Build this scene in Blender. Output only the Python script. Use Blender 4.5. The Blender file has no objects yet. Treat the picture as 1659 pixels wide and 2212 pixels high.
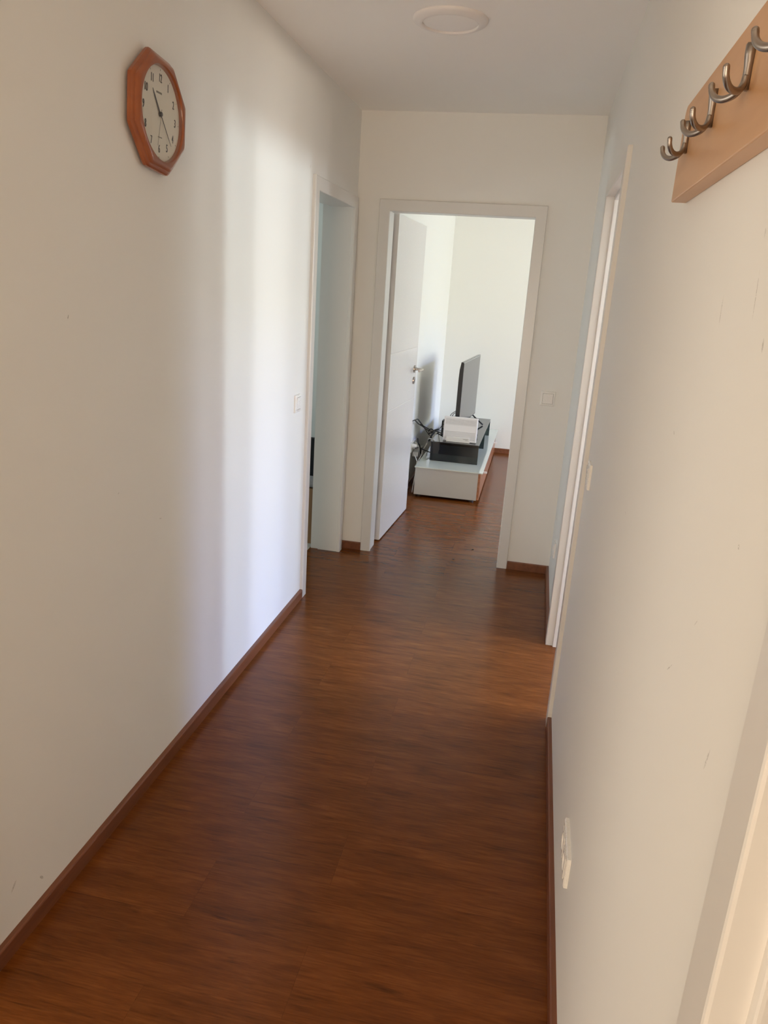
import bpy, bmesh, math
from mathutils import Vector, Matrix
S = bpy.context.scene
COL = S.collection
PI = math.pi

# ------------------------------------------------------------------ dimensions (metres)
XR, YF, ZC = 1.2880, 4.113, 2.489      # hall width, far wall, ceiling
W = 0.156                              # wall thickness
LX, LY = 0.135, 7.62                   # living room left wall / far wall
BH, BT = 0.047, 0.0155                 # skirting board
A = 0.061                              # architrave width
DH = 1.989                             # clear door height

# ------------------------------------------------------------------ materials
def nodes_of(name):
    m = bpy.data.materials.new(name); m.use_nodes = True
    nt = m.node_tree
    return m, nt, nt.nodes['Principled BSDF']

def simple(name, col, rough=0.5, metal=0.0, bump=0.0, bscale=200.0, spec=0.5, coat=0.0):
    m, nt, b = nodes_of(name)
    b.inputs['Base Color'].default_value = (*col, 1)
    b.inputs['Roughness'].default_value = rough
    b.inputs['Metallic'].default_value = metal
    b.inputs['Specular IOR Level'].default_value = spec
    b.inputs['Coat Weight'].default_value = coat
    # faint procedural variation so that nothing is perfectly flat
    tc = nt.nodes.new('ShaderNodeTexCoord')
    n = nt.nodes.new('ShaderNodeTexNoise'); n.inputs['Scale'].default_value = bscale
    n.inputs['Detail'].default_value = 3
    nt.links.new(tc.outputs['Object'], n.inputs['Vector'])
    if bump > 0:
        bp = nt.nodes.new('ShaderNodeBump'); bp.inputs['Strength'].default_value = bump
        bp.inputs['Distance'].default_value = 0.001
        nt.links.new(n.outputs['Fac'], bp.inputs['Height'])
        nt.links.new(bp.outputs['Normal'], b.inputs['Normal'])
    mr = nt.nodes.new('ShaderNodeMapRange')
    mr.inputs['To Min'].default_value = max(0, rough - 0.04); mr.inputs['To Max'].default_value = min(1, rough + 0.04)
    nt.links.new(n.outputs['Fac'], mr.inputs['Value'])
    nt.links.new(mr.outputs['Result'], b.inputs['Roughness'])
    return m

def plaster(name, col, marks=()):
    """painted wall: fine roller texture, very slow waviness, a few scuff marks (axis, u, z, length, angle, width)"""
    m, nt, b = nodes_of(name)
    N, L = nt.nodes, nt.links
    b.inputs['Roughness'].default_value = 0.62
    b.inputs['Specular IOR Level'].default_value = 0.25
    tc = N.new('ShaderNodeTexCoord')
    n1 = N.new('ShaderNodeTexNoise'); n1.inputs['Scale'].default_value = 260; n1.inputs['Detail'].default_value = 4
    n2 = N.new('ShaderNodeTexNoise'); n2.inputs['Scale'].default_value = 1.6; n2.inputs['Detail'].default_value = 2
    L.new(tc.outputs['Object'], n1.inputs['Vector']); L.new(tc.outputs['Object'], n2.inputs['Vector'])
    b1 = N.new('ShaderNodeBump'); b1.inputs['Strength'].default_value = 0.10; b1.inputs['Distance'].default_value = 0.0006
    L.new(n1.outputs['Fac'], b1.inputs['Height'])
    b2 = N.new('ShaderNodeBump'); b2.inputs['Strength'].default_value = 0.12; b2.inputs['Distance'].default_value = 0.02
    L.new(n2.outputs['Fac'], b2.inputs['Height']); L.new(b1.outputs['Normal'], b2.inputs['Normal'])
    L.new(b2.outputs['Normal'], b.inputs['Normal'])
    base = N.new('ShaderNodeRGB'); base.outputs[0].default_value = (*col, 1)
    cur = base.outputs[0]
    if marks:
        sep = N.new('ShaderNodeSeparateXYZ'); L.new(tc.outputs['Object'], sep.inputs[0])
        def mth(op, a, c=None):
            k = N.new('ShaderNodeMath'); k.operation = op
            for i, v in enumerate((a, c)):
                if v is None: continue
                if isinstance(v, (int, float)): k.inputs[i].default_value = v
                else: L.new(v, k.inputs[i])
            return k.outputs[0]
        nz = N.new('ShaderNodeTexNoise'); nz.inputs['Scale'].default_value = 400
        L.new(tc.outputs['Object'], nz.inputs['Vector'])
        for (u, z, ln, ang, wd, dk) in marks:
            du = mth('SUBTRACT', sep.outputs['Y'], u); dz = mth('SUBTRACT', sep.outputs['Z'], z)
            ca, sa = math.cos(ang), math.sin(ang)
            p = mth('ADD', mth('MULTIPLY', du, ca), mth('MULTIPLY', dz, sa))
            q = mth('ADD', mth('MULTIPLY', du, -sa), mth('MULTIPLY', dz, ca))
            r = mth('ADD', mth('POWER', mth('ABSOLUTE', mth('DIVIDE', p, ln)), 2.0), mth('POWER', mth('ABSOLUTE', mth('DIVIDE', q, wd)), 2.0))
            mr = N.new('ShaderNodeMapRange'); mr.inputs['From Min'].default_value = 1.0; mr.inputs['From Max'].default_value = 0.2
            mr.inputs['To Min'].default_value = 0; mr.inputs['To Max'].default_value = dk
            L.new(r, mr.inputs['Value'])
            f = mth('MULTIPLY', mr.outputs['Result'], mth('GREATER_THAN', nz.outputs['Fac'], 0.43))
            mx = N.new('ShaderNodeMix'); mx.data_type = 'RGBA'
            L.new(f, mx.inputs['Factor']); L.new(cur, mx.inputs['A']); mx.inputs['B'].default_value = (0.18, 0.15, 0.12, 1)
            cur = mx.outputs['Result']
    L.new(cur, b.inputs['Base Color'])
    return m

def floor_wood(name):
    m, nt, b = nodes_of(name)
    N, L = nt.nodes, nt.links
    tc = N.new('ShaderNodeTexCoord')
    mp = N.new('ShaderNodeMapping'); mp.inputs['Location'].default_value = (0.60, -0.165 + 0.205, 0)
    L.new(tc.outputs['Object'], mp.inputs['Vector'])
    br = N.new('ShaderNodeTexBrick'); br.offset = 0.26; br.offset_frequency = 2
    br.inputs['Scale'].default_value = 1.0
    br.inputs['Brick Width'].default_value = 1.285; br.inputs['Row Height'].default_value = 0.205
    br.inputs['Mortar Size'].default_value = 0.0007; br.inputs['Mortar Smooth'].default_value = 0.0
    br.inputs['Bias'].default_value = 0
    br.inputs['Color1'].default_value = (0, 0, 0, 1); br.inputs['Color2'].default_value = (1, 1, 1, 1)
    br.inputs['Mortar'].default_value = (0.5, 0.5, 0.5, 1)
    L.new(mp.outputs['Vector'], br.inputs['Vector'])
    # shift the grain by plank
    vm = N.new('ShaderNodeVectorMath'); vm.operation = 'MULTIPLY'; vm.inputs[1].default_value = (3.1, 1.7, 0)
    L.new(br.outputs['Color'], vm.inputs[0])
    va = N.new('ShaderNodeVectorMath'); va.operation = 'ADD'
    L.new(tc.outputs['Object'], va.inputs[0]); L.new(vm.outputs[0], va.inputs[1])
    def streak(sx, sy, det, dist, rough=0.55):
        mm = N.new('ShaderNodeMapping'); mm.inputs['Scale'].default_value = (sx, sy, 1)
        L.new(va.outputs[0], mm.inputs['Vector'])
        n = N.new('ShaderNodeTexNoise'); n.inputs['Scale'].default_value = 1.0; n.inputs['Detail'].default_value = det
        n.inputs['Distortion'].default_value = dist; n.inputs['Roughness'].default_value = rough
        L.new(mm.outputs['Vector'], n.inputs['Vector'])
        return n.outputs['Fac']
    fine = streak(13, 210, 5, 0.3, 0.65)
    mid = streak(7.0, 60, 5, 0.7, .6)
    blot = streak(4.0, 17, 4, 0.6)
    r1 = N.new('ShaderNodeValToRGB')
    r1.color_ramp.elements[0].position = 0.30; r1.color_ramp.elements[0].color = FLOOR_DARK
    r1.color_ramp.elements[1].position = 0.72; r1.color_ramp.elements[1].color = FLOOR_LIGHT
    e = r1.color_ramp.elements.new(0.50); e.color = FLOOR_MID
    a1 = N.new('ShaderNodeMath'); a1.operation = 'MULTIPLY_ADD'; a1.inputs[1].default_value = 0.5
    L.new(blot, a1.inputs[0])
    a2 = N.new('ShaderNodeMath'); a2.operation = 'MULTIPLY'; a2.inputs[1].default_value = 0.5
    L.new(mid, a2.inputs[0]); L.new(a2.outputs[0], a1.inputs[2])
    L.new(a1.outputs[0], r1.inputs['Fac'])
    # fine grain multiplies
    mr = N.new('ShaderNodeMapRange'); mr.inputs['From Min'].default_value = 0.3; mr.inputs['From Max'].default_value = 0.7
    mr.inputs['To Min'].default_value = 0.80; mr.inputs['To Max'].default_value = 1.16
    L.new(fine, mr.inputs['Value'])
    # dark short streaks
    dk = streak(4.5, 62, 4, 1.0)
    mrd = N.new('ShaderNodeMapRange'); mrd.inputs['From Min'].default_value = 0.60; mrd.inputs['From Max'].default_value = 0.74
    mrd.inputs['To Min'].default_value = 1.0; mrd.inputs['To Max'].default_value = 0.62
    L.new(dk, mrd.inputs['Value'])
    # plank tone and joints
    mrp = N.new('ShaderNodeMapRange'); mrp.inputs['To Min'].default_value = 0.93; mrp.inputs['To Max'].default_value = 1.07
    L.new(br.outputs['Color'], mrp.inputs['Value'])
    mj = N.new('ShaderNodeMapRange'); mj.inputs['To Min'].default_value = 1.0; mj.inputs['To Max'].default_value = 0.80
    L.new(br.outputs['Fac'], mj.inputs['Value'])
    cur = mr.outputs[0]
    for o in (mrd.outputs[0], mrp.outputs[0], mj.outputs[0]):
        k = N.new('ShaderNodeMath'); k.operation = 'MULTIPLY'; L.new(cur, k.inputs[0]); L.new(o, k.inputs[1]); cur = k.outputs[0]
    mul = N.new('ShaderNodeVectorMath'); mul.operation = 'SCALE'
    L.new(r1.outputs['Color'], mul.inputs[0]); L.new(cur, mul.inputs['Scale'])
    L.new(mul.outputs[0], b.inputs['Base Color'])
    rr = N.new('ShaderNodeMapRange'); rr.inputs['To Min'].default_value = 0.19; rr.inputs['To Max'].default_value = 0.28
    L.new(fine, rr.inputs['Value']); L.new(rr.outputs[0], b.inputs['Roughness'])
    b.inputs['Specular IOR Level'].default_value = 0.25
    bp = N.new('ShaderNodeBump'); bp.inputs['Strength'].default_value = 0.12; bp.inputs['Distance'].default_value = 0.0008
    L.new(fine, bp.inputs['Height']); L.new(bp.outputs['Normal'], b.inputs['Normal'])
    return m

FLOOR_DARK = (0.088, 0.0225, 0.0030, 1)
FLOOR_MID = (0.146, 0.041, 0.0062, 1)
FLOOR_LIGHT = (0.212, 0.066, 0.012, 1)

def wood(name, dark, light, scale=(1, 1, 1), rough=0.35, axis=1, coat=0.0):
    m, nt, b = nodes_of(name)
    N, L = nt.nodes, nt.links
    tc = N.new('ShaderNodeTexCoord'); mp = N.new('ShaderNodeMapping')
    s = [38.0, 38.0, 38.0]; s[axis] = 2.5
    mp.inputs['Scale'].default_value = [a * c for a, c in zip(s, scale)]
    L.new(tc.outputs['Object'], mp.inputs['Vector'])
    n = N.new('ShaderNodeTexNoise'); n.inputs['Scale'].default_value = 1.0; n.inputs['Detail'].default_value = 4
    n.inputs['Distortion'].default_value = 0.5
    L.new(mp.outputs['Vector'], n.inputs['Vector'])
    r = N.new('ShaderNodeValToRGB')
    r.color_ramp.elements[0].position = 0.3; r.color_ramp.elements[0].color = (*dark, 1)
    r.color_ramp.elements[1].position = 0.7; r.color_ramp.elements[1].color = (*light, 1)
    L.new(n.outputs['Fac'], r.inputs['Fac']); L.new(r.outputs['Color'], b.inputs['Base Color'])
    b.inputs['Roughness'].default_value = rough; b.inputs['Coat Weight'].default_value = coat
    return m

def glass(name, col, alpha, rough=0.03):
    """tinted clear pane: straight-through tint mixed with mirror-like gloss by angle"""
    m, nt, b = nodes_of(name)
    N, L = nt.nodes, nt.links
    tr = N.new('ShaderNodeBsdfTransparent'); tr.inputs['Color'].default_value = (*[c * (1 - alpha) for c in col], 1)
    gl = N.new('ShaderNodeBsdfGlossy'); gl.inputs['Roughness'].default_value = rough
    lw = N.new('ShaderNodeLayerWeight'); lw.inputs['Blend'].default_value = 0.5
    pw = N.new('ShaderNodeMath'); pw.operation = 'POWER'; pw.inputs[1].default_value = 4.6
    L.new(lw.outputs['Facing'], pw.inputs[0])
    ma = N.new('ShaderNodeMath'); ma.operation = 'MULTIPLY_ADD'; ma.inputs[1].default_value = 0.94; ma.inputs[2].default_value = 0.045
    L.new(pw.outputs[0], ma.inputs[0])
    mx = N.new('ShaderNodeMixShader')
    L.new(ma.outputs[0], mx.inputs[0]); L.new(tr.outputs[0], mx.inputs[1]); L.new(gl.outputs[0], mx.inputs[2])
    L.new(mx.outputs[0], N['Material Output'].inputs['Surface'])
    N.remove(b)
    return m

def grille(name, col):
    """white plastic with rows of small holes in two bands"""
    m, nt, b = nodes_of(name)
    N, L = nt.nodes, nt.links
    tc = N.new('ShaderNodeTexCoord'); sep = N.new('ShaderNodeSeparateXYZ'); L.new(tc.outputs['Object'], sep.inputs[0])
    def mth(op, a, c=None):
        k = N.new('ShaderNodeMath'); k.operation = op
        for i, v in enumerate((a, c)):
            if v is None: continue
            if isinstance(v, (int, float)): k.inputs[i].default_value = v
            else: L.new(v, k.inputs[i])
        return k.outputs[0]
    fx = mth('ABSOLUTE', mth('SUBTRACT', mth('FRACT', mth('MULTIPLY', sep.outputs['X'], 105)), 0.5))
    fz = mth('ABSOLUTE', mth('SUBTRACT', mth('FRACT', mth('MULTIPLY', sep.outputs['Z'], 105)), 0.5))
    hole = mth('MULTIPLY', mth('LESS_THAN', fx, 0.24), mth('LESS_THAN', fz, 0.24))
    z = sep.outputs['Z']; x = sep.outputs['X']
    b1 = mth('MULTIPLY', mth('GREATER_THAN', z, 0.138), mth('LESS_THAN', z, 0.186))
    b2 = mth('MULTIPLY', mth('GREATER_THAN', z, 0.02), mth('LESS_THAN', z, 0.088))
    inx = mth('MULTIPLY', mth('GREATER_THAN', x, -0.127), mth('LESS_THAN', x, 0.127))
    f = mth('MULTIPLY', mth('MULTIPLY', hole, mth('ADD', b1, b2)), inx)
    mx = N.new('ShaderNodeMix'); mx.data_type = 'RGBA'; mx.inputs['A'].default_value = (*col, 1)
    mx.inputs['B'].default_value = (0.16, 0.14, 0.13, 1)
    L.new(f, mx.inputs['Factor']); L.new(mx.outputs['Result'], b.inputs['Base Color'])
    b.inputs['Roughness'].default_value = 0.45
    return m

M = {}
right_marks = [(0.765, 1.579, .020, 1.45, .0022, .35), (0.618, 1.597, .028, 1.40, .0018, .35), (0.557, 1.55, .008, 1.3, .003, .45),
               (0.630, 1.660, .006, 1.4, .002, .3), (0.685, 1.134, .016, -.7, .0012, .5), (0.46, 1.146, .016, -1.3, .0025, .35),
               (0.93, 1.40, .007, .3, .003, .25), (0.50, 1.36, .003, 0, .003, .6), (0.60, 1.235, .010, -.8, .001, .3),
               (1.30, 1.17, .006, 0.2, .003, .25)]
left_marks = [(1.021, 0.161, .016, .8, .004, .45), (1.12, 0.10, .011, -.9, .004, .6), (1.364, 1.471, .006, 1.2, .002, .7),
              (1.782, 0.861, .008, -.2, .002, .5), (1.55, 1.0, .004, .4, .002, .4), (3.215, 2.075, .012, 1.3, .0012, .7)]
WALL = (0.80, 0.79, 0.755)
M['wall'] = plaster('white wall paint', WALL)
M['wall_l'] = plaster('white wall paint left', WALL, left_marks)
M['wall_r'] = plaster('white wall paint right', WALL, right_marks)
M['ceil'] = plaster('white ceiling paint', (0.90, 0.885, 0.86))
M['floor'] = floor_wood('reddish brown laminate')
M['tile'] = simple('pale floor tile', (0.55, 0.53, 0.48), 0.35)
M['skirt'] = wood('skirting board wood', (0.135, 0.043, 0.017), (0.205, 0.070, 0.029), rough=0.38)
M['lacquer'] = simple('white door lacquer', (0.70, 0.685, 0.655), 0.30, bump=0.02, bscale=60)
M['leaf'] = simple('white door leaf lacquer', (0.72, 0.70, 0.685), 0.26)
M['steel'] = simple('satin nickel', (0.50, 0.46, 0.42), 0.28, 1.0)
M['hooksteel'] = simple('brushed hook metal', (0.34, 0.30, 0.27), 0.33, 1.0)
M['dark'] = simple('dark recess', (0.03, 0.025, 0.02), 0.6)
M['plastic'] = simple('white switch plastic', (0.80, 0.78, 0.74), 0.28)
M['gap'] = simple('shadow gap plastic', (0.25, 0.23, 0.20), 0.6)
M['beech'] = wood('beech board', (0.50, 0.27, 0.125), (0.60, 0.35, 0.175), scale=(.5, 1, .5), rough=0.36)
M['clockwood'] = wood('cherry clock wood', (0.23, 0.055, 0.012), (0.33, 0.092, 0.020), scale=(.4, 1, .4), rough=0.30, coat=0.4)
M['dial'] = simple('cream dial card', (0.74, 0.71, 0.62), 0.6)
M['ink'] = simple('black print', (0.035, 0.033, 0.04), 0.5)
M['greyink'] = simple('grey print', (0.22, 0.21, 0.18), 0.5)
M['clockglass'] = glass('clock glass', (1, 1, 1), 0.02, 0.02)
M['lampring'] = simple('lamp ring enamel', (0.80, 0.77, 0.75), 0.45)
M['lampdiff'] = simple('lamp diffuser', (0.88, 0.86, 0.84), 0.5)
M['bench'] = simple('cream bench lacquer', (0.52, 0.505, 0.46), 0.25)
M['benchglass'] = simple('pale mint glass top', (0.64, 0.68, 0.61), 0.06, coat=0.6)
M['benchwood'] = wood('walnut drawer front', (0.26, 0.095, 0.040), (0.42, 0.17, 0.08), rough=0.25)
M['smoke'] = glass('smoked glass', (0.36, 0.42, 0.42), 0.35, 0.02)
M['blackglass'] = simple('black glass', (0.01, 0.01, 0.011), 0.08)
M['black'] = simple('black plastic', (0.012, 0.012, 0.014), 0.4)
M['screen'] = simple('switched-off screen', (0.02, 0.02, 0.022), 0.16, spec=0.8)
M['silver'] = simple('silver bezel', (0.45, 0.46, 0.45), 0.3, 0.6)
M['cord_b'] = simple('black cord', (0.015, 0.015, 0.015), 0.5)
M['cord_w'] = simple('white cord', (0.72, 0.70, 0.64), 0.45)
M['router'] = grille('perforated white router plastic', (0.80, 0.78, 0.77))
M['bedwood'] = wood('brown wood panel', (0.22, 0.115, 0.05), (0.30, 0.16, 0.07), axis=2, rough=0.45)
M['greyfab'] = simple('grey fabric', (0.30, 0.29, 0.30), 0.9, bump=.3, bscale=900)
M['blackfab'] = simple('black fabric', (0.008, 0.008, 0.010), 0.9, bump=.3, bscale=300)
M['winframe'] = simple('white window frame', (0.8, 0.8, 0.78), 0.4)

# ------------------------------------------------------------------ mesh helpers
def link(name, bm, mat, parent=None, smooth=False, bevel=0.0, seg=2):
    bmesh.ops.recalc_face_normals(bm, faces=bm.faces[:])
    me = bpy.data.meshes.new(name); bm.to_mesh(me); bm.free()
    o = bpy.data.objects.new(name, me); COL.objects.link(o)
    me.materials.append(mat)
    if smooth:
        for p in me.polygons: p.use_smooth = True
    if bevel:
        md = o.modifiers.new('bevel', 'BEVEL'); md.width = bevel; md.segments = seg; md.limit_method = 'ANGLE'
        md.angle_limit = math.radians(40)
        md.harden_normals = False
    if parent is not None: o.parent = parent
    return o
def B(): return bmesh.new()
def box(bm, x0, x1, y0, y1, z0, z1):
    vs = [bm.verts.new((x, y, z)) for x in (x0, x1) for y in (y0, y1) for z in (z0, z1)]
    for f in ((0, 1, 3, 2), (4, 6, 7, 5), (0, 4, 5, 1), (2, 3, 7, 6), (0, 2, 6, 4), (1, 5, 7, 3)):
        bm.faces.new([vs[i] for i in f])
    return bm
def cyl(bm, p0, p1, r0, r1=None, n=28, caps=True):
    r1 = r0 if r1 is None else r1
    p0, p1 = Vector(p0), Vector(p1); d = (p1 - p0).normalized()
    u = d.orthogonal().normalized(); v = d.cross(u)
    a = [bm.verts.new(p0 + (u * math.cos(2 * PI * i / n) + v * math.sin(2 * PI * i / n)) * r0) for i in range(n)]
    b = [bm.verts.new(p1 + (u * math.cos(2 * PI * i / n) + v * math.sin(2 * PI * i / n)) * r1) for i in range(n)]
    for i in range(n): bm.faces.new((a[i], a[(i + 1) % n], b[(i + 1) % n], b[i]))
    if caps: bm.faces.new(a[::-1]); bm.faces.new(b)
    return bm
def lathe(bm, prof, n=64, closed_top=True):
    """profile of (r, z) round the z axis"""
    rings = []
    for r, z in prof:
        if r < 1e-6: rings.append([bm.verts.new((0, 0, z))])
        else: rings.append([bm.verts.new((r * math.cos(2 * PI * i / n), r * math.sin(2 * PI * i / n), z)) for i in range(n)])
    for a, b in zip(rings, rings[1:]):
        for i in range(n):
            j = (i + 1) % n
            if len(a) == 1 and len(b) == 1: continue
            if len(a) == 1: bm.faces.new((a[0], b[i], b[j]))
            elif len(b) == 1: bm.faces.new((a[i], a[j], b[0]))
            else: bm.faces.new((a[i], a[j], b[j], b[i]))
    return bm
def catmull(pts, k=8):
    P = [Vector(p) for p in pts]
    P = [P[0] * 2 - P[1]] + P + [P[-1] * 2 - P[-2]]
    out = []
    for i in range(1, len(P) - 2):
        for j in range(k):
            t = j / k; a, b, c, d = P[i - 1], P[i], P[i + 1], P[i + 2]
            out.append(0.5 * ((2 * b) + (c - a) * t + (2 * a - 5 * b + 4 * c - d) * t * t + (3 * b - a - 3 * c + d) * t ** 3))
    out.append(P[-2]); return out
def tube(bm, pts, r, n=10, k=8, radii=None, sm=True):
    Q = catmull(pts, k) if sm else [Vector(p) for p in pts]
    m = len(Q); prev = None; rings = []
    for i, q in enumerate(Q):
        t = (Q[min(i + 1, m - 1)] - Q[max(i - 1, 0)]).normalized()
        if prev is None: u = t.orthogonal().normalized()
        else:
            u = prev - t * prev.dot(t); u.normalize()
        prev = u; v = t.cross(u)
        rr = r if radii is None else radii(i / (m - 1))
        rings.append([bm.verts.new(q + (u * math.cos(2 * PI * j / n) + v * math.sin(2 * PI * j / n)) * rr) for j in range(n)])
    for a, b in zip(rings, rings[1:]):
        for j in range(n): bm.faces.new((a[j], a[(j + 1) % n], b[(j + 1) % n], b[j]))
    bm.faces.new(rings[0][::-1]); bm.faces.new(rings[-1])
    return bm
def prism(bm, poly, f0, f1):
    """poly: list of 2-D points; f0, f1 map (a,b)->3-D for the two ends"""
    a = [bm.verts.new(f0(*p)) for p in poly]; b = [bm.verts.new(f1(*p)) for p in poly]
    n = len(poly)
    for i in range(n): bm.faces.new((a[i], a[(i + 1) % n], b[(i + 1) % n], b[i]))
    bm.faces.new(a[::-1]); bm.faces.new(b)
    return bm
def empty(name, loc, rot=(0, 0, 0)):
    e = bpy.data.objects.new(name, None); COL.objects.link(e)
    e.location = loc; e.rotation_euler = rot; e.empty_display_size = 0.1
    return e
def tag(o, label, cat, group=None, kind=None):
    o['label'] = label; o['category'] = cat
    if group: o['group'] = group
    if kind: o['kind'] = kind
    return o
def struct(o, label=None, cat=None):
    o['kind'] = 'structure'
    if label: o['label'] = label
    if cat: o['category'] = cat
    return o

# ------------------------------------------------------------------ shell
def wall_y(name, x0, x1, y0, y1, mat, openings=(), z0=0.0, z1=ZC):
    """wall running along y with openings (ya, yb, za, zb)"""
    bm = B(); cur = y0
    for (ya, yb, za, zb) in sorted(openings):
        box(bm, x0, x1, cur, ya, z0, z1)
        if za > z0: box(bm, x0, x1, ya, yb, z0, za)
        if zb < z1: box(bm, x0, x1, ya, yb, zb, z1)
        cur = yb
    box(bm, x0, x1, cur, y1, z0, z1)
    bmesh.ops.remove_doubles(bm, verts=bm.verts[:], dist=1e-5)
    return link(name, bm, mat)
def wall_x(name, x0, x1, y0, y1, mat, openings=()):
    bm = B(); cur = x0
    for (xa, xb, za, zb) in sorted(openings):
        box(bm, cur, xa, y0, y1, 0, ZC)
        if za > 0: box(bm, xa, xb, y0, y1, 0, za)
        if zb < ZC: box(bm, xa, xb, y0, y1, zb, ZC)
        cur = xb
    box(bm, cur, x1, y0, y1, 0, ZC)
    bmesh.ops.remove_doubles(bm, verts=bm.verts[:], dist=1e-5)
    return link(name, bm, mat)

G = 0.019   # jamb board thickness hidden in the wall
LD0, LD1 = 3.259 + A, 4.075 - A            # left doorway clear opening
RD0, RD1 = 2.381 + A, 3.178 - A            # right doorway
FD0, FD1 = 0.129 + A, 1.0407 - A           # far doorway
ND0, ND1 = -0.52, 0.275                    # near right doorway
PD0, PD1 = 0.02, 0.845                    # near left doorway (outside the picture)

struct(wall_y('wall_left', -W, 0, -2.6, YF + W, M['wall_l'],
       [(LD0 - G, LD1 + G, 0, DH + G), (PD0 - G, PD1 + G, 0, DH + G)]), 'long white wall on the left with the octagonal clock', 'wall')
struct(wall_y('wall_right', XR, XR + W, -2.6, YF, M['wall_r'],
       [(RD0 - G, RD1 + G, 0, DH + G), (ND0 - G, ND1 + G, 0, DH + G)]), 'white wall on the right carrying the coat hooks', 'wall')
FW = (4.06, 4.74, 0.85, 2.15)  # unseen opening, added to let the far room fill lamp through
struct(wall_x('wall_far', 0, 4.8, YF, YF + W, M['wall'], [(FD0 - G, FD1 + G, 0, DH + G), FW]), 'white end wall around the doorway to the bright room', 'wall')
struct(wall_x('wall_back', -W, XR + W, -2.6 - W, -2.6, M['wall']))
# room behind the far doorway
struct(wall_y('wall_living_left', -W, LX, YF + W, LY, M['wall']), 'white wall behind the television with its shadow', 'wall')
struct(wall_x('wall_living_far', -W, 4.8 + W, LY, LY + W, M['wall']), 'bright cream white wall at the end of the far room', 'wall')
LW = (5.55, 7.25, 0.85, 2.15)
struct(wall_y('wall_living_right', 4.8, 4.8 + W, YF, LY, M['wall'], [LW]))
# room behind the right doorway
RW = (2.05, 3.80, 0.90, 2.10)
struct(wall_y('wall_kitchen_right', 3.86, 3.86 + W, 1.0 - W, YF, M['wall'], [RW]))
struct(wall_x('wall_kitchen_near', XR + W, 3.86, 1.0 - W, 1.0, M['wall']))
# room behind the near right doorway
struct(wall_y('wall_store_right', 3.2, 3.2 + W, -2.6, 1.0 - W, M['wall']))
struct(wall_x('wall_store_back', XR + W, 3.2 + W, -2.6 - W, -2.6, M['wall']))
# rooms on the left
BW = (2.2, 3.6, 0.9, 2.1)
struct(wall_y('wall_bedroom_left', -3.6 - W, -3.6, 1.4, 4.95, M['wall'], [BW]))
struct(wall_x('wall_bedroom_far', -3.6, -W, 4.95, 4.95 + W, M['wall']))
struct(wall_x('wall_bedroom_near', -3.6, -W, 1.4 - W, 1.4, M['wall']))
PW = (-1.3, 1.1, 0.55, 2.25)
struct(wall_y('wall_study_left', -2.1 - W, -2.1, -2.6, 1.4 - W, M['wall'], [PW]))
struct(wall_x('wall_study_back', -2.1, -W, -2.6 - W, -2.6, M['wall']))

FX = -0.178
struct(link('floor', box(B(), FX, 4.96, -2.76, 7.78, -0.12, 0.0), M['floor']), 'reddish brown wood laminate floor with planks laid across the hall', 'floor')
struct(link('floor_side_room', box(B(), -3.76, FX, -2.76, 5.11, -0.12, 0.0), M['tile']), 'pale floor of the room behind the left doorway', 'floor')
struct(link('ceiling', box(B(), -3.76, 4.96, -2.76, 7.78, ZC, ZC + 0.12), M['ceil']), 'plain white ceiling', 'ceiling')

# windows (all outside the picture, they let the daylight in)
def window_y(name, x0, x1, o, mullions):
    ya, yb, za, zb = o
    bm = B(); f = 0.05
    box(bm, x0, x1, ya, ya + f, za, zb); box(bm, x0, x1, yb - f, yb, za, zb)
    box(bm, x0, x1, ya + f, yb - f, za, za + f); box(bm, x0, x1, ya + f, yb - f, zb - f, zb)
    for (m0, m1) in mullions: box(bm, x0, x1, m0, m1, za + f, zb - f)
    return struct(link(name, bm, M['winframe']))
window_y('window_1', 3.92, 3.98, RW, [(2.46, 2.68), (3.0, 3.2)])
window_y('window_2', 4.84, 4.90, LW, [])
window_y('window_3', -3.70, -3.64, BW, [(2.86, 2.94)])
window_y('window_4', -2.20, -2.14, PW, [])

# ------------------------------------------------------------------ skirting boards
def skirt_prof():      # (out, z)
    return [(0, 0), (BT, 0), (BT, BH - 0.004), (BT - 0.0015, BH - 0.001), (BT - 0.004, BH), (0, BH)]
def skirt_along_y(name, xw, sgn, y0, y1, lab):
    o = link(name, prism(B(), skirt_prof(), lambda a, b: (xw + sgn * a, y0, b), lambda a, b: (xw + sgn * a, y1, b)), M['skirt'])
    return struct(o, lab, 'skirting board')
def skirt_along_x(name, yw, sgn, x0, x1, lab):
    o = link(name, prism(B(), skirt_prof(), lambda a, b: (x0, yw + sgn * a, b), lambda a, b: (x1, yw + sgn * a, b)), M['skirt'])
    return struct(o, lab, 'skirting board')
skirt_along_y('baseboard_left', 0, 1, PD1 + A + .001, 3.2585, 'brown wooden skirting board along the left wall')
skirt_along_y('baseboard_right', XR, -1, 0.337, 2.380, 'brown wooden skirting board along the near right wall')
skirt_along_y('baseboard_right_far', XR, -1, 3.179, YF, 'short brown skirting board behind the right doorway')
skirt_along_x('baseboard_far_right', YF, -1, 1.0415, XR - BT, 'brown skirting board right of the far doorway')
skirt_along_x('baseboard_far_left', YF, -1, 0.0, 0.1285, 'tiny brown skirting piece left of the far doorway')
skirt_along_y('baseboard_living_left', LX, 1, YF + W, LY, 'brown skirting board below the television wall')
skirt_along_x('baseboard_living_far', LY, -1, LX + BT, 4.8, 'brown skirting board of the bright far wall')

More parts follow.
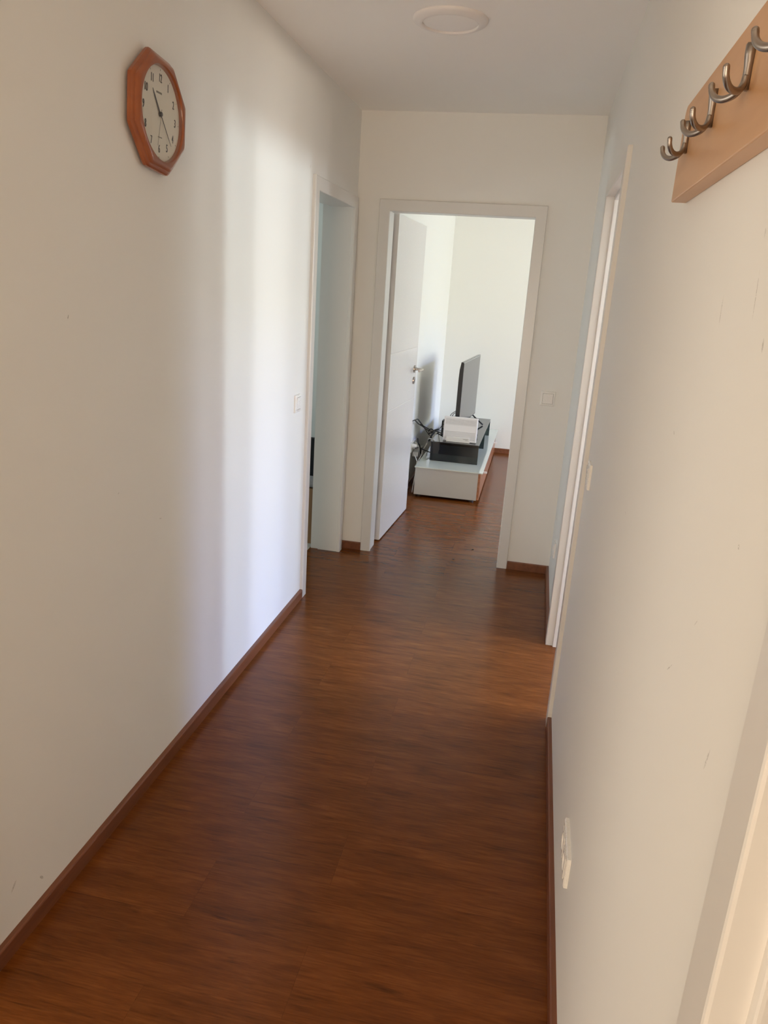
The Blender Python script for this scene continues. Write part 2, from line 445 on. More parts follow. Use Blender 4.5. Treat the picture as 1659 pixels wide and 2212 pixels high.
# ------------------------------------------------------------------ doorways
def door_frame(parent, place, u0, u1, rebate):
    """place(u, w, z) -> world; mitred frame swept round the opening"""
    t = 0.016
    if rebate == 'back':
        prof = [(0, -t + .003), (.003, -t), (A - .003, -t), (A, -t + .003), (A, 0), (G, 0), (G, W), (A, W), (A, W + t), (.013, W + t),
                (.013, W - .032), (.003, W - .032), (.003, .003), (0, .001)]
    else:
        prof = [(0, -t + .004), (.001, -t + .001), (.004, -t), (A - .003, -t), (A, -t + .003), (A, 0), (G, 0), (G, W), (A - .013, W), (A - .013, W + t),
                (-.013, W + t), (-.013, .021), (-.0125, .018), (-.010, .0165), (0, .016)]
    bm = B()
    rings = []
    for (s_fun, z_fun) in ((lambda s: u0 - s, lambda s: 0.0), (lambda s: u0 - s, lambda s: DH + s),
                           (lambda s: u1 + s, lambda s: DH + s), (lambda s: u1 + s, lambda s: 0.0)):
        rings.append([bm.verts.new(place(s_fun(s), w, z_fun(s))) for s, w in prof])
    n = len(prof)
    for a, b in zip(rings, rings[1:]):
        for i in range(n): bm.faces.new((a[i], a[(i + 1) % n], b[(i + 1) % n], b[i]))
    bm.faces.new(rings[0][::-1]); bm.faces.new(rings[-1])
    return link('door_frame', bm, M['lacquer'], parent)

d1 = struct(empty('door_1', (0.58, YF, 0)), 'white door frame in the end wall with its door swung into the bright room', 'door')
d1i = Vector((0.58, YF, 0))
door_frame(d1, lambda u, w, z: Vector((u, YF + w, z)) - d1i, FD0, FD1, 'back')
d2 = struct(empty('door_2', (0, 3.667, 0)), 'white open doorway in the left wall beside the far corner', 'door')
door_frame(d2, lambda u, w, z: Vector((-w, u - 3.667, z)), LD0, LD1, 'back')
d3 = struct(empty('door_3', (XR, 2.78, 0)), 'white open doorway in the right wall past the light switch', 'door')
door_frame(d3, lambda u, w, z: Vector((w, u - 2.78, z)), RD0, RD1, 'front')
d4 = struct(empty('door_4', (XR, -0.08, 0)), 'white door frame cut off at the right edge of the picture', 'door')
door_frame(d4, lambda u, w, z: Vector((w, u + 0.08, z)), ND0, ND1, 'front')
d5 = struct(empty('door_5', (0, 0.46, 0)))
door_frame(d5, lambda u, w, z: Vector((-w, u - 0.46, z)), PD0, PD1, 'back')

# open leaf of door 1: local x = along the leaf, local y = out of its visible face
Pa, Pb = Vector((0.2045, 4.312, 0)), Vector((0.245, 5.106, 0))
ang = math.atan2((Pb - Pa).y, (Pb - Pa).x); LL = (Pb - Pa).length
th = 0.040
g = 0.0022
prof = [(-th, .008), (0, .008)]
for gz in (0.845, 1.199):
    prof += [(0, gz - g), (-g * .9, gz), (0, gz + g)]
prof += [(0, 1.998), (-th, 1.998)]
leafm = Matrix.Translation(Pa) @ Matrix.Rotation(ang, 4, 'Z')
# local: (a = normal offset, b = z) ; visible face looks to -y local (towards +x world)
lf = link('door_leaf', prism(B(), prof, lambda a, b: (0, -a, b), lambda a, b: (LL, -a, b)), M['leaf'], d1, bevel=0.0006, seg=1)
lf.matrix_local = Matrix.Translation(-d1i) @ leafm
hy = LL - 0.073
hb = B()
cyl(hb, (hy, 0, 1.052), (hy, -.008, 1.052), .026, .025, 40)
cyl(hb, (hy, -.008, 1.052), (hy, -.022, 1.052), .0105, .0095, 24)
tube(hb, [(hy, -.018, 1.052), (hy, -.045, 1.052), (hy - .006, -.058, 1.052), (hy - .022, -.064, 1.052), (hy - .07, -.063, 1.052), (hy - .118, -.060, 1.052)], .0088, 14)
hd = link('door_handle', hb, M['steel'], lf, smooth=True)
hd['label'] = 'satin nickel lever handle'
hd.modifiers.new('e', 'EDGE_SPLIT').split_angle = math.radians(45)
eb = B(); cyl(eb, (hy, 0, .972), (hy, -.008, .972), .026, .025, 40); es = link('keyhole_plate', eb, M['steel'], lf)
es['label'] = 'round satin nickel keyhole plate'
kb = B(); cyl(kb, (hy, -.008, .975), (hy, -.0086, .975), .005, .005, 16); box(kb, hy - .002, hy + .002, -.0086, -.008, .958, .975)
link('keyhole', kb, M['dark'], lf)

# ------------------------------------------------------------------ wall clock
ck = tag(empty('wall_clock', (0, 1.785, 1.984), (math.radians(0), 0, 0)), 'octagonal wooden wall clock with white dial high on the left wall', 'clock')
rotc = math.radians(-5.0)
def oct_ring(r, x, k=8, ph=22.5):
    R = r / math.cos(PI / 8)
    return [(x, -R * math.sin(math.radians(ph) + 2 * PI * i / 8 + PI / 8 * 0 - rotc), R * math.cos(math.radians(ph) + 2 * PI * i / 8 - rotc)) for i in range(8)]
def clock_frame():
    bm = B(); n = 96
    # outer octagon mouldings (apothem, x out of the wall)
    outer = [(.120, .008), (.1395, .008), (.1415, .011), (.1415, .019), (.139, .0225), (.133, .0255), (.1325, .029), (.1285, .033), (.124, .0355), (.120, .0365)]
    rings = []
    def octpoint(a, ap):      # radius of octagon in direction a with slightly softened corner
        k = (a - math.radians(22.5) + PI / 8 - 0) % (PI / 4) - PI / 8
        k = ((a) % (PI / 4)) - PI / 8
        r = ap / math.cos(k)
        rc = ap * 1.068
        return min(r, rc + (r - rc) * .35) if r > rc else r
    for ap, x in outer:
        rings.append([(x, octpoint(2 * PI * i / n + PI / 8, ap), 2 * PI * i / n) for i in range(n)])
    circ = [(.1165, .0360), (.1145, .033), (.1135, .026), (.1135, .018)]
    for r, x in circ: rings.append([(x, r, 2 * PI * i / n) for i in range(n)])
    V = []
    for rg in rings:
        V.append([bm.verts.new((x, r * math.sin(a - rotc), r * math.cos(a - rotc))) for x, r, a in rg])
    for a, b in zip(V, V[1:]):
        for i in range(n): bm.faces.new((a[i], a[(i + 1) % n], b[(i + 1) % n], b[i]))
    bm.faces.new(V[0][::-1])
    return bm
fr = link('frame', clock_frame(), M['clockwood'], ck, smooth=True)
fr.modifiers.new('e', 'EDGE_SPLIT').split_angle = math.radians(28)
DC = Vector((0, 0.012, 0.002))          # dial centre relative to the clock origin
db = B(); vs = [db.verts.new((.0225, .1145 * math.sin(2 * PI * i / 72), .1145 * math.cos(2 * PI * i / 72))) for i in range(72)]
ve = bmesh.ops.extrude_face_region(db, geom=[db.faces.new(vs)])
bmesh.ops.translate(db, verts=[v for v in ve['geom'] if isinstance(v, bmesh.types.BMVert)], vec=(-.003, 0, 0))

# numerals
def text_mesh(s, size, sx=1.0, ext=0.0004):
    cu = bpy.data.curves.new('t', 'FONT'); cu.body = s; cu.size = size; cu.extrude = ext
    cu.align_x = 'CENTER'; cu.align_y = 'CENTER'; cu.resolution_u = 6
    o = bpy.data.objects.new('t', cu); COL.objects.link(o)
    bpy.context.view_layer.update()
    dg = bpy.context.evaluated_depsgraph_get()
    me = bpy.data.meshes.new_from_object(o.evaluated_get(dg))
    bpy.data.objects.remove(o); bpy.data.curves.remove(cu)
    me.transform(Matrix.Diagonal((sx, 1, 1, 1)))
    return me
RD = math.radians(5.0)
def dial_pt(r, deg, x=.0234):
    a = math.radians(deg) + RD
    return Vector((x, r * math.sin(a), r * math.cos(a)))
for k in range(1, 13):
    nb = B()
    me = text_mesh(str(k), 0.0285, 0.62)
    # text (x right, y up, z normal) -> (y, z, x)
    R3 = Matrix(((0, 0, 1, 0), (1, 0, 0, 0), (0, 1, 0, 0), (0, 0, 0, 1)))
    me.transform(Matrix.Translation(dial_pt(.0860, 30 * k)) @ Matrix.Rotation(-RD, 4, 'X') @ R3)
    nb.from_mesh(me); bpy.data.meshes.remove(me)
    link('numeral', nb, M['ink'], ck)
nf0 = len(db.faces)
for k in range(12):   # small marks outside the numerals
    p = dial_pt(.1045, 30 * k, .0228); q = dial_pt(.1085, 30 * k, .0228)
    cyl(db, p, q, .0005, .0005, 6)
# two faint grey lines of print (too small to read in the photograph)
for (cz, ws, h) in ((.051, (.0035, .0028, .0034, .003, .0036, .0030, .0034), .0048), (-.056, (.003, .004, .0028, .0036, .0034), .0026)):
    tot = sum(ws) + .0012 * (len(ws) - 1); u = -tot / 2
    for w_ in ws:
        box(db, .0220, .0230, u, u + w_, cz - h / 2, cz + h / 2); u += w_ + .0012
db.faces.ensure_lookup_table()
for i_ in range(nf0, len(db.faces)): db.faces[i_].material_index = 1
link('dial', db, M['dial'], ck).data.materials.append(M['greyink'])
def hand(name, deg, ln, w0, w1, back, x, mat):
    bm = B(); pts = [(-back, w0), (0, w0 * 1.05), (ln * .75, w1), (ln, w1 * .25)]
    poly = [(p, w) for p, w in pts] + [(p, -w) for p, w in pts[::-1]]
    prism(bm, poly, lambda a, b: (x, b, a), lambda a, b: (x + .0008, b, a))
    o = link(name, bm, mat, ck); o.rotation_euler = (-(math.radians(deg) + RD), 0, 0)
    return o
hand('hour_hand', -40, .066, .0030, .0020, .006, .0245, M['ink'])
hand('minute_hand', 136.5, .088, .0014, .0009, .008, .0260, M['ink'])
hand('second_hand', -169, .082, .0005, .0004, .012, .0275, M['greyink'])
hbm = B(); cyl(hbm, (.023, 0, 0), (.0295, 0, 0), .0062, .0055, 24); link('hub', hbm, M['ink'], ck)
gb = B(); vs = [gb.verts.new((.0325, .1142 * math.sin(2 * PI * i / 72), .1142 * math.cos(2 * PI * i / 72))) for i in range(72)]
gb.faces.new(vs); go = link('glass', gb, M['clockglass'], ck)

# ------------------------------------------------------------------ coat rack
XB = XR - 0.0245
rk = tag(empty('coat_rack', (XR, 0.80, 1.748)), 'light beech coat rack board with grey metal double hooks on the right wall', 'coat rack')
y0, y1, zt = 0.425 - .80, 1.172 - .80, .143
poly = [(y0, 0), (y1, 0), (y1 - .004, zt - .012), (y1 - .010, zt - .004), (y1 - .018, zt), (y0 + .018, zt), (y0 + .01, zt - .004), (y0 + .004, zt - .012)]
link('board', prism(B(), poly, lambda a, b: (0, a, b), lambda a, b: (-.0245, a, b)), M['beech'], rk, bevel=.002)
def hook(yc):
    bm = B()
    # tapering strap against the board
    st = [(-.0090, .107, .0060), (-.0088, .096, .0055), (-.0075, .084, .0042), (-.0075, .072, .0040), (-.008, .062, .0042)]
    sec = []
    for (x, z, hw) in st:
        sec.append([bm.verts.new(v) for v in ((0, -hw, z), (x, -hw * .8, z), (x, hw * .8, z), (0, hw, z))])
    for a, b in zip(sec, sec[1:]):
        for i in range(4): bm.faces.new((a[i], a[(i + 1) % 4], b[(i + 1) % 4], b[i]))
    bm.faces.new(sec[0]); bm.faces.new(sec[-1][::-1])
    for s in (-1, 1):
        tube(bm, [(-.0045, s * .001, .076), (-.006, s * .0025, .067), (-.011, s * .009, .0600), (-.019, s * .019, .0575), (-.026, s * .028, .0600), (-.0305, s * .034, .0665), (-.032, s * .0365, .075)],
             .0036, 12, 8, radii=lambda t: .0034 + .0005 * math.sin(t * PI) + (.0002 if t > .95 else 0))
        bmesh.ops.create_uvsphere(bm, u_segments=12, v_segments=8, radius=.0037, matrix=Matrix.Translation((-.032, s * .0365, .075)))
    return bm
for i, yc in enumerate((1.090, 0.903, 0.716, 0.530)):
    o = link('hook', hook(yc), M['hooksteel'], rk, smooth=True)
    o.location = (-.0245, yc - .80, 0)
    if i == 0: o['label'] = 'grey metal double-pronged hook'

# ------------------------------------------------------------------ round ceiling lamp
lp = tag(empty('ceiling_lamp', (0.645, 2.714, ZC)), 'round flat white ceiling lamp, switched off, above the middle of the hall', 'lamp')
link('ring', lathe(B(), [(.131, 0), (.131, -.004), (.129, -.0075), (.124, -.011), (.108, -.0165), (.100, -.018), (.0975, -.0165), (.0975, -.008)], 96), M['lampring'], lp, smooth=True)
link('diffuser', lathe(B(), [(.0972, -.010), (.09, -.0115), (.06, -.0135), (.03, -.0145), (0, -.015)], 96), M['lampdiff'], lp, smooth=True)

# ------------------------------------------------------------------ switches and sockets (local: y along wall, x out of wall, z up)
def switch(name, label, loc, rz, group=None):
    e = tag(empty(name, loc, (0, 0, rz)), label, 'light switch', group)
    s = .0405
    bm = B(); prof_ = [(s, 0), (s, .007), (s - .003, .0095), (.0300, .0105), (.0295, .0105), (.0295, .004)]
    V = [[bm.verts.new((x, a * r, b * r)) for a, b in ((-1, -1), (1, -1), (1, 1), (-1, 1))] for r, x in prof_]
    for a, b in zip(V, V[1:]):
        for i in range(4): bm.faces.new((a[i], a[(i + 1) % 4], b[(i + 1) % 4], b[i]))
    bm.faces.new(V[0])
    link('frame', bm, M['plastic'], e)
    bm = B(); bm.faces.new([bm.verts.new((.0045, a * .0296, b * .0296)) for a, b in ((-1, -1), (1, -1), (1, 1), (-1, 1))])
    link('shadow_gap', bm, M['gap'], e)
    bm = B(); r = .0283
    prism(bm, [(-r, .0108), (r, .0135), (r, .005), (-r, .005)], lambda a, b: (b, -r, a), lambda a, b: (b, r, a))
    link('rocker', bm, M['plastic'], e, bevel=.0012)
    return e
def socket(name, label, loc, rz, gangs=1):
    e = tag(empty(name, loc, (0, 0, rz)), label, 'power socket')
    s = .0405; L_ = .0355 * (gangs - 1)
    bm = B()
    def ringv(r, x): return [bm.verts.new((x, a * (r + L_), b * r)) for a, b in ((-1, -1), (1, -1), (1, 1), (-1, 1))]
    V = [ringv(s, 0), ringv(s, .008), ringv(s - .003, .0105), ringv(.0305, .0110), ringv(.030, .006)]
    for a, b in zip(V, V[1:]):
        for i in range(4): bm.faces.new((a[i], a[(i + 1) % 4], b[(i + 1) % 4], b[i]))
    bm.faces.new(V[-1]); bm.faces.new(V[0][::-1])
    link('frame', bm, M['plastic'], e)
    for k in range(gangs):
        yc = (k - (gangs - 1) / 2) * .071
        bm = B(); n = 40
        def sq(a, r):      # square outline in polar form
            c, s_ = math.cos(a), math.sin(a); return r / max(abs(c), abs(s_))
        angs = [2 * PI * (i + .5) / n for i in range(n)]
        rings = [[(x, sq(a, r) * math.cos(a), sq(a, r) * math.sin(a)) for a in angs] for r, x in ((.0285, .006), (.0285, .0125), (.0275, .0132))]
        rings += [[(x, r * math.cos(a), r * math.sin(a)) for a in angs] for r, x in ((.0205, .0132), (.0198, .012), (.0192, -.001 + .002), (.0001, .001))]
        VV = [[bm.verts.new(p) for p in rg] for rg in rings]
        for a, b in zip(VV, VV[1:]):
            for i in range(n): bm.faces.new((a[i], a[(i + 1) % n], b[(i + 1) % n], b[i]))
        o = link('insert', bm, M['plastic'], e); o.location = (0, yc, 0)
        bm = B()
        for dz in (-.0095, .0095): cyl(bm, (.001, 0, dz), (.0016, 0, dz), .0026, .0026, 12)
        h = link('contact_holes', bm, M['dark'], o)
    return e
switch('light_switch', 'square white light switch beside the left doorway frame', (0, 3.114, 1.041), 0)
switch('light_switch', 'square white light switch on the end wall right of the far doorway', (1.1605, YF, 1.041), -PI / 2)
switch('light_switch', 'white light switch at the near edge of the right doorway, seen edge-on', (XR, 2.222, 1.039), PI)
socket('power_socket', 'double white power socket low on the near right wall', (XR, 1.345, .291), PI, 2)
socket('power_socket', 'white power socket on the short wall past the right doorway', (XR, 3.665, .305), PI, 1)

# ------------------------------------------------------------------ television bench
tb = tag(empty('tv_bench', (0, 0, 0)), 'low cream television bench with glass top and walnut front', 'tv bench')
bx0, bx1, by0, by1 = .235, .733, 5.50, 7.56
o = link('body', box(B(), bx0, bx1, by0, by1, .022, .240), M['bench'], tb, bevel=.0012)
link('glass_top', box(B(), bx0 - .006, .768, by0 - .008, by1 + .006, .2405, .2495), M['benchglass'], tb, bevel=.001)
for i, (ya, yb) in enumerate(((by0 + .002, 6.18), (6.186, 6.87), (6.876, by1 - .002))):
    dw = link('drawer', box(B(), bx1, bx1 + .018, ya, yb, .026, .236), M['benchwood'], tb, bevel=.001)
    if i != 1:
        yk = 5.70 if i == 0 else 7.03
        kb = B(); box(kb, bx1 + .018, bx1 + .056, yk - .009, yk + .009, .204, .217)
        k = link('drawer_knob', kb, M['plastic'], dw, bevel=.0015)
for (fx, fy) in ((.27, 5.56), (.69, 5.56), (.27, 7.50), (.69, 7.50)):
    b_ = B(); cyl(b_, (fx, fy, 0), (fx, fy, .022), .022, .022, 20); link('foot', b_, M['black'], tb)

# smoked glass riser on the bench
gr = tag(empty('glass_riser', (0, 0, 0)), 'black smoked glass riser standing on the television bench under the router', 'shelf')
ztop = .410; zb_ = .2497
link('top_plate', box(B(), .304, .699, 5.768, 7.190, ztop - .008, ztop), M['blackglass'], gr, bevel=.0008)
link('back_panel', box(B(), .306, .320, 5.773, 7.185, zb_, ztop - .0082), M['blackglass'], gr)
for (yy) in (5.772, 6.470, 7.165):
    link('side_panel', box(B(), .3205, .698, yy, yy + .006, zb_, ztop - .0082), M['smoke'], gr)

# television
tv = tag(empty('television', (.530, 6.42, ztop)), 'flat television seen from its edge, standing on the smoked glass riser', 'television')
tva = math.atan2(.965, .056)
def tvp(l, n, z):      # l along the screen (near -> far), n towards the wall
    d = Vector((.056, .965)).normalized(); q = Vector((-d.y, d.x))
    return (.5315 + d.x * l + q.x * n - .530, 6.418 + d.y * l + q.y * n - 6.42, z - ztop)
hl = .484
bm = B()
prism(bm, [(0.0, .500), (.004, .497), (.022, .500), (.022, 1.044), (.004, 1.047), (0, 1.044)], lambda a, b: tvp(-hl, a, b), lambda a, b: tvp(hl, a, b))
link('housing', bm, M['black'], tv)
bm = B()
prism(bm, [(.022, .500), (.034, .503), (.034, .90), (.031, .985), (.022, 1.040)], lambda a, b: tvp(-hl, a, b), lambda a, b: tvp(hl, a, b))
link('back_cover', bm, M['black'], tv)
bm = B(); prism(bm, [(-.0012, .508), (0, .508), (0, 1.040), (-.0012, 1.040)], lambda a, b: tvp(-hl + .006, a, b), lambda a, b: tvp(hl - .006, a, b))
sc = link('screen', bm, M['screen'], tv); sc['label'] = 'switched-off grey reflecting screen'
bm = B()
prism(bm, [(-.002, 1.041), (.004, 1.0475), (.010, 1.048), (.012, 1.043), (-.002, 1.038)], lambda a, b: tvp(-hl, a, b), lambda a, b: tvp(hl, a, b))
link('top_trim', bm, M['silver'], tv)
for l in (-.30, .36):
    bm = B()
    for (n0, n1) in ((.012, -.10), (.012, .11)):
        tube(bm, [tvp(l, n0, .505), tvp(l + (.0), n1 * .5, .455), tvp(l + .0, n1, ztop + .007)], .007, 8, 4)
    link('stand_foot', bm, M['black'], tv, smooth=True)

# router
rt = tag(empty('router', (.5295, 5.845, ztop)), 'white upright router with perforated front standing on the riser', 'router')
bm = B(); box(bm, -.1375, .1375, 0, .024, .004, .203)
# perforated panel leaning back a little
o = link('front_panel', bm, M['router'], rt, bevel=.005, seg=3); o.rotation_euler = (math.radians(-3), 0, math.radians(-1))
bm = B(); box(bm, -.106, .086, -.028, -.001, .0015, .042); u = .034
for w_ in (.0050, .0042, .0055, .0045, .0050, .0042, .0052): box(bm, u, u + w_, -.0284, -.0279, .0285, .0325); u += w_ + .0009
u = .052
for w_ in (.004, .0032, .0036, .004): box(bm, u, u + w_, -.0284, -.0279, .0215, .0240); u += w_ + .0009
bm.faces.ensure_lookup_table()
for i_ in range(6, len(bm.faces)): bm.faces[i_].material_index = 1
o = link('base_block', bm, M['plastic'], rt, bevel=.0003); o.rotation_euler = (0, 0, math.radians(-1)); o.data.materials.append(M['greyink'])

# small things on the riser
pk = tag(link('speaker_puck', lathe(B(), [(0, 0), (.030, 0), (.036, .008), (.038, .022), (.034, .036), (.022, .043), (0, .045)], 40), M['black'], smooth=True),
         'small round black device on the riser half hidden by the router', 'device')
pk.location = (.618, 6.14, ztop)
sb = tag(empty('adapter_box', (.345, 6.46, ztop)), 'small white box with a black side behind the router', 'box')
link('case', box(B(), -.022, .05, -.05, .05, 0, .060), M['plastic'], sb, bevel=.006, seg=3)
link('black_end', box(B(), -.036, -.022, -.05, .05, 0, .070), M['black'], sb, bevel=.003)

# power strip and cables on the left wall of the far room
ps = tag(empty('power_strip', (LX, 5.90, .33)), 'white wall sockets with plugs behind the television bench', 'power socket')
link('socket_plate', box(B(), 0, .012, -.115, .115, -.04, .04), M['plastic'], ps, bevel=.003)
for (yy, zz, l) in ((-.072, .012, .04), (.0, -.008, .05), (.072, -.004, .035)):
    b_ = B(); cyl(b_, (.012, yy, zz), (.012 + l, yy, zz), .021, .017, 20); link('plug', b_, M['plastic'], ps, bevel=.002)
b_ = B(); box(b_, .012, .06, -.035, .075, -.085, -.045); link('power_adapter', b_, M['plastic'], ps, bevel=.004)

def cable(pts, r, mat, label, group):
    o = link('cable', tube(B(), pts, r, 8, 8), mat, smooth=True)
    return tag(o, label, 'cable', group)
cable([(0.150, 5.35, 0.60), (0.17, 5.604, 0.589), (0.17, 5.733, 0.57), (0.17, 5.922, 0.515), (0.17, 6.16, 0.456), (0.19, 6.263, 0.418), (0.22, 6.254, 0.405), (0.262, 6.20, 0.413), (0.30, 6.19, 0.418), (0.375, 6.05, 0.42), (.43, 5.90, .44)], .0045, M['cord_b'],
      'black cable running from the door edge across to the router', 'black cables behind the bench')
cable([(.16, 5.32, .60), (0.19, 5.504, 0.608), (0.19, 5.631, 0.596), (0.19, 5.735, 0.583), (0.19, 5.907, 0.529), (0.19, 6.073, 0.475), (0.19, 6.27, 0.405), (0.19, 6.481, 0.331), (0.19, 6.733, 0.242), (.19, 6.78, .10), (.19, 6.80, .012)], .0045, M['cord_b'],
      'black cable dropping steeply behind the smoked glass riser', 'black cables behind the bench')
ringp = [(.265 + .0, 6.02 + .0, .445)]
rp = [(.262 + .018 * math.cos(a), 6.055 + .03 * math.cos(a) * .3, .440 + .019 * math.sin(a)) for a in [2 * PI * i / 16 for i in range(17)]]
cable([(.175, 6.0, .50)] + rp[6:] + rp[1:7] + [(.285, 6.18, .43), (.30, 6.30, .43)], .0035, M['cord_b'], 'thin black cable coiled into a small loop', 'black cables behind the bench')
cable([(.24, 6.10, .405), (.262, 6.14, .418), (.285, 6.20, .428), (.30, 6.26, .422), (.272, 6.30, .405), (.255, 6.22, .395), (.285, 6.12, .42), (.27, 6.05, .40), (.262, 5.98, .37)], .0075, M['cord_b'], 'thick bunched black cable beside the white box', 'black cables behind the bench')
cable([(0.29, 6.26, 0.424), (0.31, 6.218, 0.426), (0.34, 6.087, 0.475), (0.385, 5.93, 0.53), (.41, 5.875, .55)], .0025, M['cord_b'], 'fine black cable rising to the top of the router', 'black cables behind the bench')
cable([(.315, 6.33, .416), (0.285, 6.27, 0.412), (0.26, 6.217, 0.385), (0.24, 6.123, 0.358), (0.23, 6.111, 0.323), (0.222, 6.045, 0.296), (0.222, 5.922, 0.288), (0.222, 5.875, 0.262), (0.218, 5.72, 0.225), (.21, 5.70, .10), (.205, 5.75, .012)], .0042, M['cord_w'],
      'long white cable curving down from the riser to the floor', 'white cables behind the bench')
cable([(.33, 5.80, .416), (.27, 5.90, .404), (.245, 6.03, .355), (.237, 6.07, .325), (.22, 6.03, .29)], .0035, M['cord_w'], 'short white cable joining the long one below the riser edge', 'white cables behind the bench')
cable([(0.17, 5.83, 0.375), (0.17, 5.93, 0.345), (0.19, 5.983, 0.314), (0.195, 6.137, 0.286), (0.175, 6.098, 0.275), (0.18, 5.975, 0.27)], .0035, M['cord_w'], 'white cable looping out of the wall sockets', 'white cables behind the bench')
cable([(0.165, 5.91, 0.25), (0.17, 5.831, 0.269), (0.205, 5.708, 0.262), (0.215, 5.70, 0.215), (.21, 5.60, .05), (.21, 5.58, .012)], .0035, M['cord_w'], 'white cable hanging below the power adapter', 'white cables behind the bench')
cable([(0.17, 5.95, 0.385), (0.185, 5.889, 0.361), (0.2, 5.876, 0.342), (0.2, 5.942, 0.299), (0.2, 5.975, 0.263), (0.21, 5.974, 0.228), (.21, 5.97, .08), (.21, 5.97, .012)], .006, M['cord_b'], 'thick black cable falling from the wall sockets', 'black cables behind the bench')
cable([(0.19, 5.716, 0.349), (0.19, 5.911, 0.314), (0.205, 5.956, 0.300), (0.24, 5.943, 0.292), (0.275, 5.965, 0.277), (.294, 6.02, .262)], .0045, M['cord_b'], 'black cable running from the sockets to the foot of the riser', 'black cables behind the bench')
cable([(.488, 6.065, .652), (.45, 6.20, .612), (.405, 6.18, .57), (.39, 6.25, .48), (.39, 6.28, .4145)], .0028, M['cord_b'], 'thin cable leaving the back of the television', 'television cables')
cable([(.488, 6.095, .648), (.455, 6.22, .60), (.425, 6.17, .575), (.41, 6.24, .48), (.41, 6.27, .4145)], .0028, M['cord_b'], 'thin cable leaving the back of the television', 'television cables')

# two dark crumbs on the floor in front of the far doorway
for k_, (cx_, cy_, lab_) in enumerate(((0.712, 4.144, 'tiny dark crumb on the floor in the far doorway, the nearer one'), (0.812, 4.372, 'tiny dark crumb on the floor in the far doorway, the farther one'))):
    b_ = B(); bmesh.ops.create_icosphere(b_, subdivisions=2, radius=.0055, matrix=Matrix.Translation((cx_, cy_, .0025)) @ Matrix.Diagonal((1.3, .8, .5, 1)))
    for v_ in b_.verts: v_.co += Vector((math.sin(v_.co.y * 900), math.cos(v_.co.x * 1100), 0)) * .0008
    tag(link('crumb', b_, M['dark'], smooth=True), lab_, 'crumb', 'crumbs on the floor')

# ------------------------------------------------------------------ piece of furniture glimpsed through the left doorway
bd = tag(empty('bed', (-.19, 4.25, 0)), 'sliver of a brown bed with grey mattress and black headboard through the left doorway', 'bed')
link('side_panel', box(B(), -1.30, .0, -.15, -.12, .0, .362), M['bedwood'], bd, bevel=.003)
b_ = B()
prism(b_, [(-.14 + .035 * math.cos(a) - .0, .400 + .035 * math.sin(a)) for a in [2 * PI * i / 24 for i in range(24)]], lambda a, b: (-1.30, a, b), lambda a, b: (.012, a, b + .004))
link('mattress_roll', b_, M['greyfab'], bd, smooth=False, bevel=.008, seg=3)
link('mattress', box(B(), -1.30, .0, -.12, .60, .20, .42), M['greyfab'], bd, bevel=.02)
link('headboard', box(B(), -1.30, -.014, -.10, -.06, .42, .667), M['blackfab'], bd, bevel=.004)

# ------------------------------------------------------------------ daylight and added fill lamps
def area(name, loc, target, sx, sy, power, col, spread=180):
    l = bpy.data.lights.new(name, 'AREA'); l.shape = 'RECTANGLE'; l.size = sx; l.size_y = sy
    l.energy = power; l.color = col; l.spread = math.radians(spread)
    o = bpy.data.objects.new(name, l); COL.objects.link(o); o.location = loc
    d = Vector(target) - Vector(loc)
    o.rotation_euler = d.to_track_quat('-Z', 'Y').to_euler()
    return o
# window of the far room
area('daylight_far_room', (5.05, 6.40, 1.55), (0, 6.40, 1.45), 1.6, 1.2, 58, (0.85, 1, 0.98))
area('sky_far_room', (9.2, 6.30, 3.6), (.5, 5.2, 0.6), 3.0, 1.8, 600, (0.03, 0.18, 1))
# window of the room behind the right doorway, three casements
area('daylight_right_room_a', (4.05, 2.28, 1.72), (0, 2.28, 1.62), .14, .30, 24, (0.9, 0.95, 1))
area('daylight_right_room_b', (4.05, 2.84, 1.72), (0, 2.84, 1.62), .14, .30, 41, (0.76, 0.93, 1))
area('daylight_right_room_c', (4.05, 3.45, 1.50), (0, 3.20, 1.50), .40, .90, 24, (0.86, 0.95, 1))
# blue sky seen through the same window, higher and further out
area('sky_right_room', (8.2, 2.60, 3.5), (1.5, 2.7, 0.8), 3.0, 1.8, 740, (0.02, 0.23, 1))
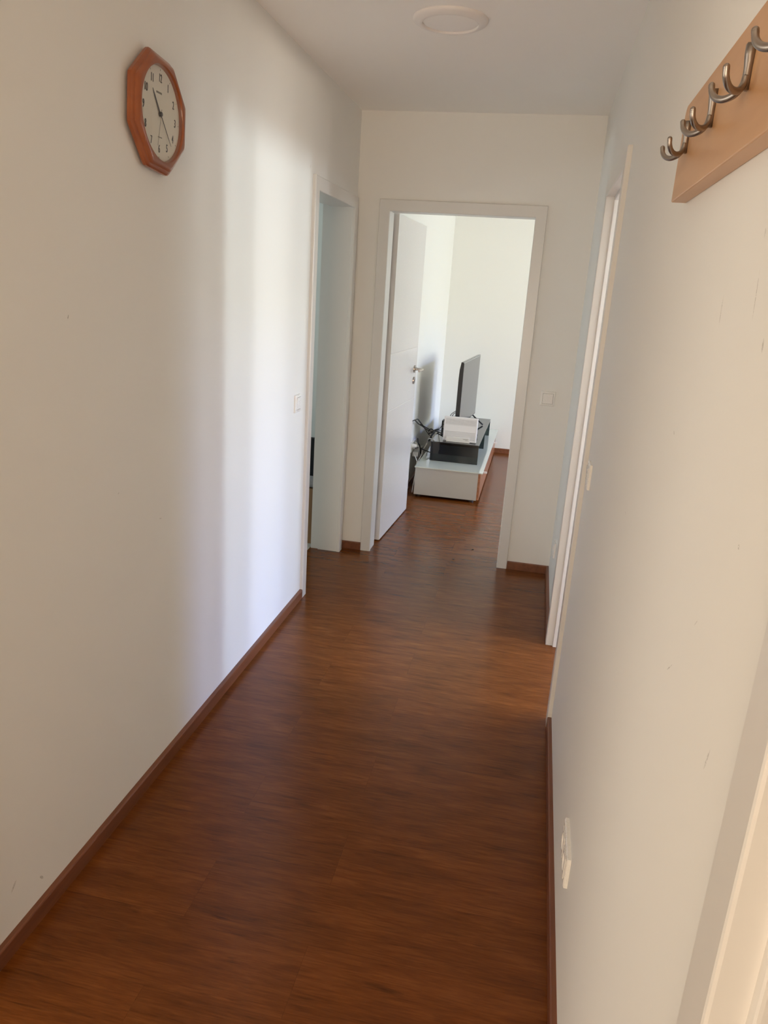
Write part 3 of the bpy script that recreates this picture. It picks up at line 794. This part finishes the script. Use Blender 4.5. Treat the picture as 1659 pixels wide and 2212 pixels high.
# windows of the rooms on the left
area('daylight_left_room', (-3.85, 2.9, 1.5), (0, 3.4, 1.2), 1.3, 1.1, 12, (0.7, 0.95, 1))
area('daylight_near_room', (-2.35, -.05, 1.4), (1.2, .35, 1.35), 2.3, 1.6, 30, (1, 0.885, 0.71))
area('fill_hall_end', (.64, -2.45, 1.0), (.64, 1.0, 2.0), 0.9, 1.5, 52, (1, 0.8, 0.6))  # added fill in front of the closed back wall, no window there
# added up-lights in the side rooms, lifting the hall ceiling and upper walls
area('uplight_left_room', (-3.80, 3.35, 1.02), (1.0, 3.75, 2.4), 1.2, .2, 36, (0.85, 0.97, 1))
area('uplight_near_room', (-2.30, 0.1, .72), (0.4, .7, 2.4), 2.2, .3, 10, (1, 0.88, 0.7))
area('uplight_right_room', (4.05, 2.75, 1.02), (0, 2.9, 2.4), 1.3, .16, 56, (1, 0.88, 0.73))
# added fill behind an unseen opening, brightens the far room's end wall
area('fill_far_room_near', (4.40, 4.02, 1.5), (1.2, 7.6, 1.3), .6, 1.2, 135, (0.96, 1, 0.9))

wd = bpy.data.worlds.new('sky'); S.world = wd; wd.use_nodes = True
bg = wd.node_tree.nodes['Background']; bg.inputs['Color'].default_value = (.62, .75, 1, 1); bg.inputs['Strength'].default_value = 0.6

# ------------------------------------------------------------------ camera
yaw, pitch, roll, fpx = 0.18355388, -0.28871706, 0.06501127, 1624.44
f = Vector((-math.sin(yaw) * math.cos(pitch), math.cos(yaw) * math.cos(pitch), math.sin(pitch)))
r = Vector((math.cos(yaw), math.sin(yaw), 0)); u = r.cross(f)
c, s = math.cos(roll), math.sin(roll)
r, u = c * r + s * u, -s * r + c * u
cam = bpy.data.cameras.new('camera'); co = bpy.data.objects.new('camera', cam); COL.objects.link(co)
co.matrix_world = Matrix(((r.x, u.x, -f.x, 1.07349), (r.y, u.y, -f.y, -.25338), (r.z, u.z, -f.z, 1.58059), (0, 0, 0, 1)))
cam.sensor_fit = 'HORIZONTAL'; cam.sensor_width = 36; cam.lens = 36 * fpx / 1659; cam.clip_start = .02
S.camera = co

S.view_settings.view_transform = 'Standard'; S.view_settings.look = 'None'
S.view_settings.gamma = 1; S.view_settings.use_curve_mapping = False
S.view_settings.exposure = 0.0
S.cycles.max_bounces = 14; S.cycles.diffuse_bounces = 9; S.cycles.glossy_bounces = 5; S.cycles.transparent_max_bounces = 12
S.cycles.use_denoising = True
S.cycles.sample_clamp_indirect = 6
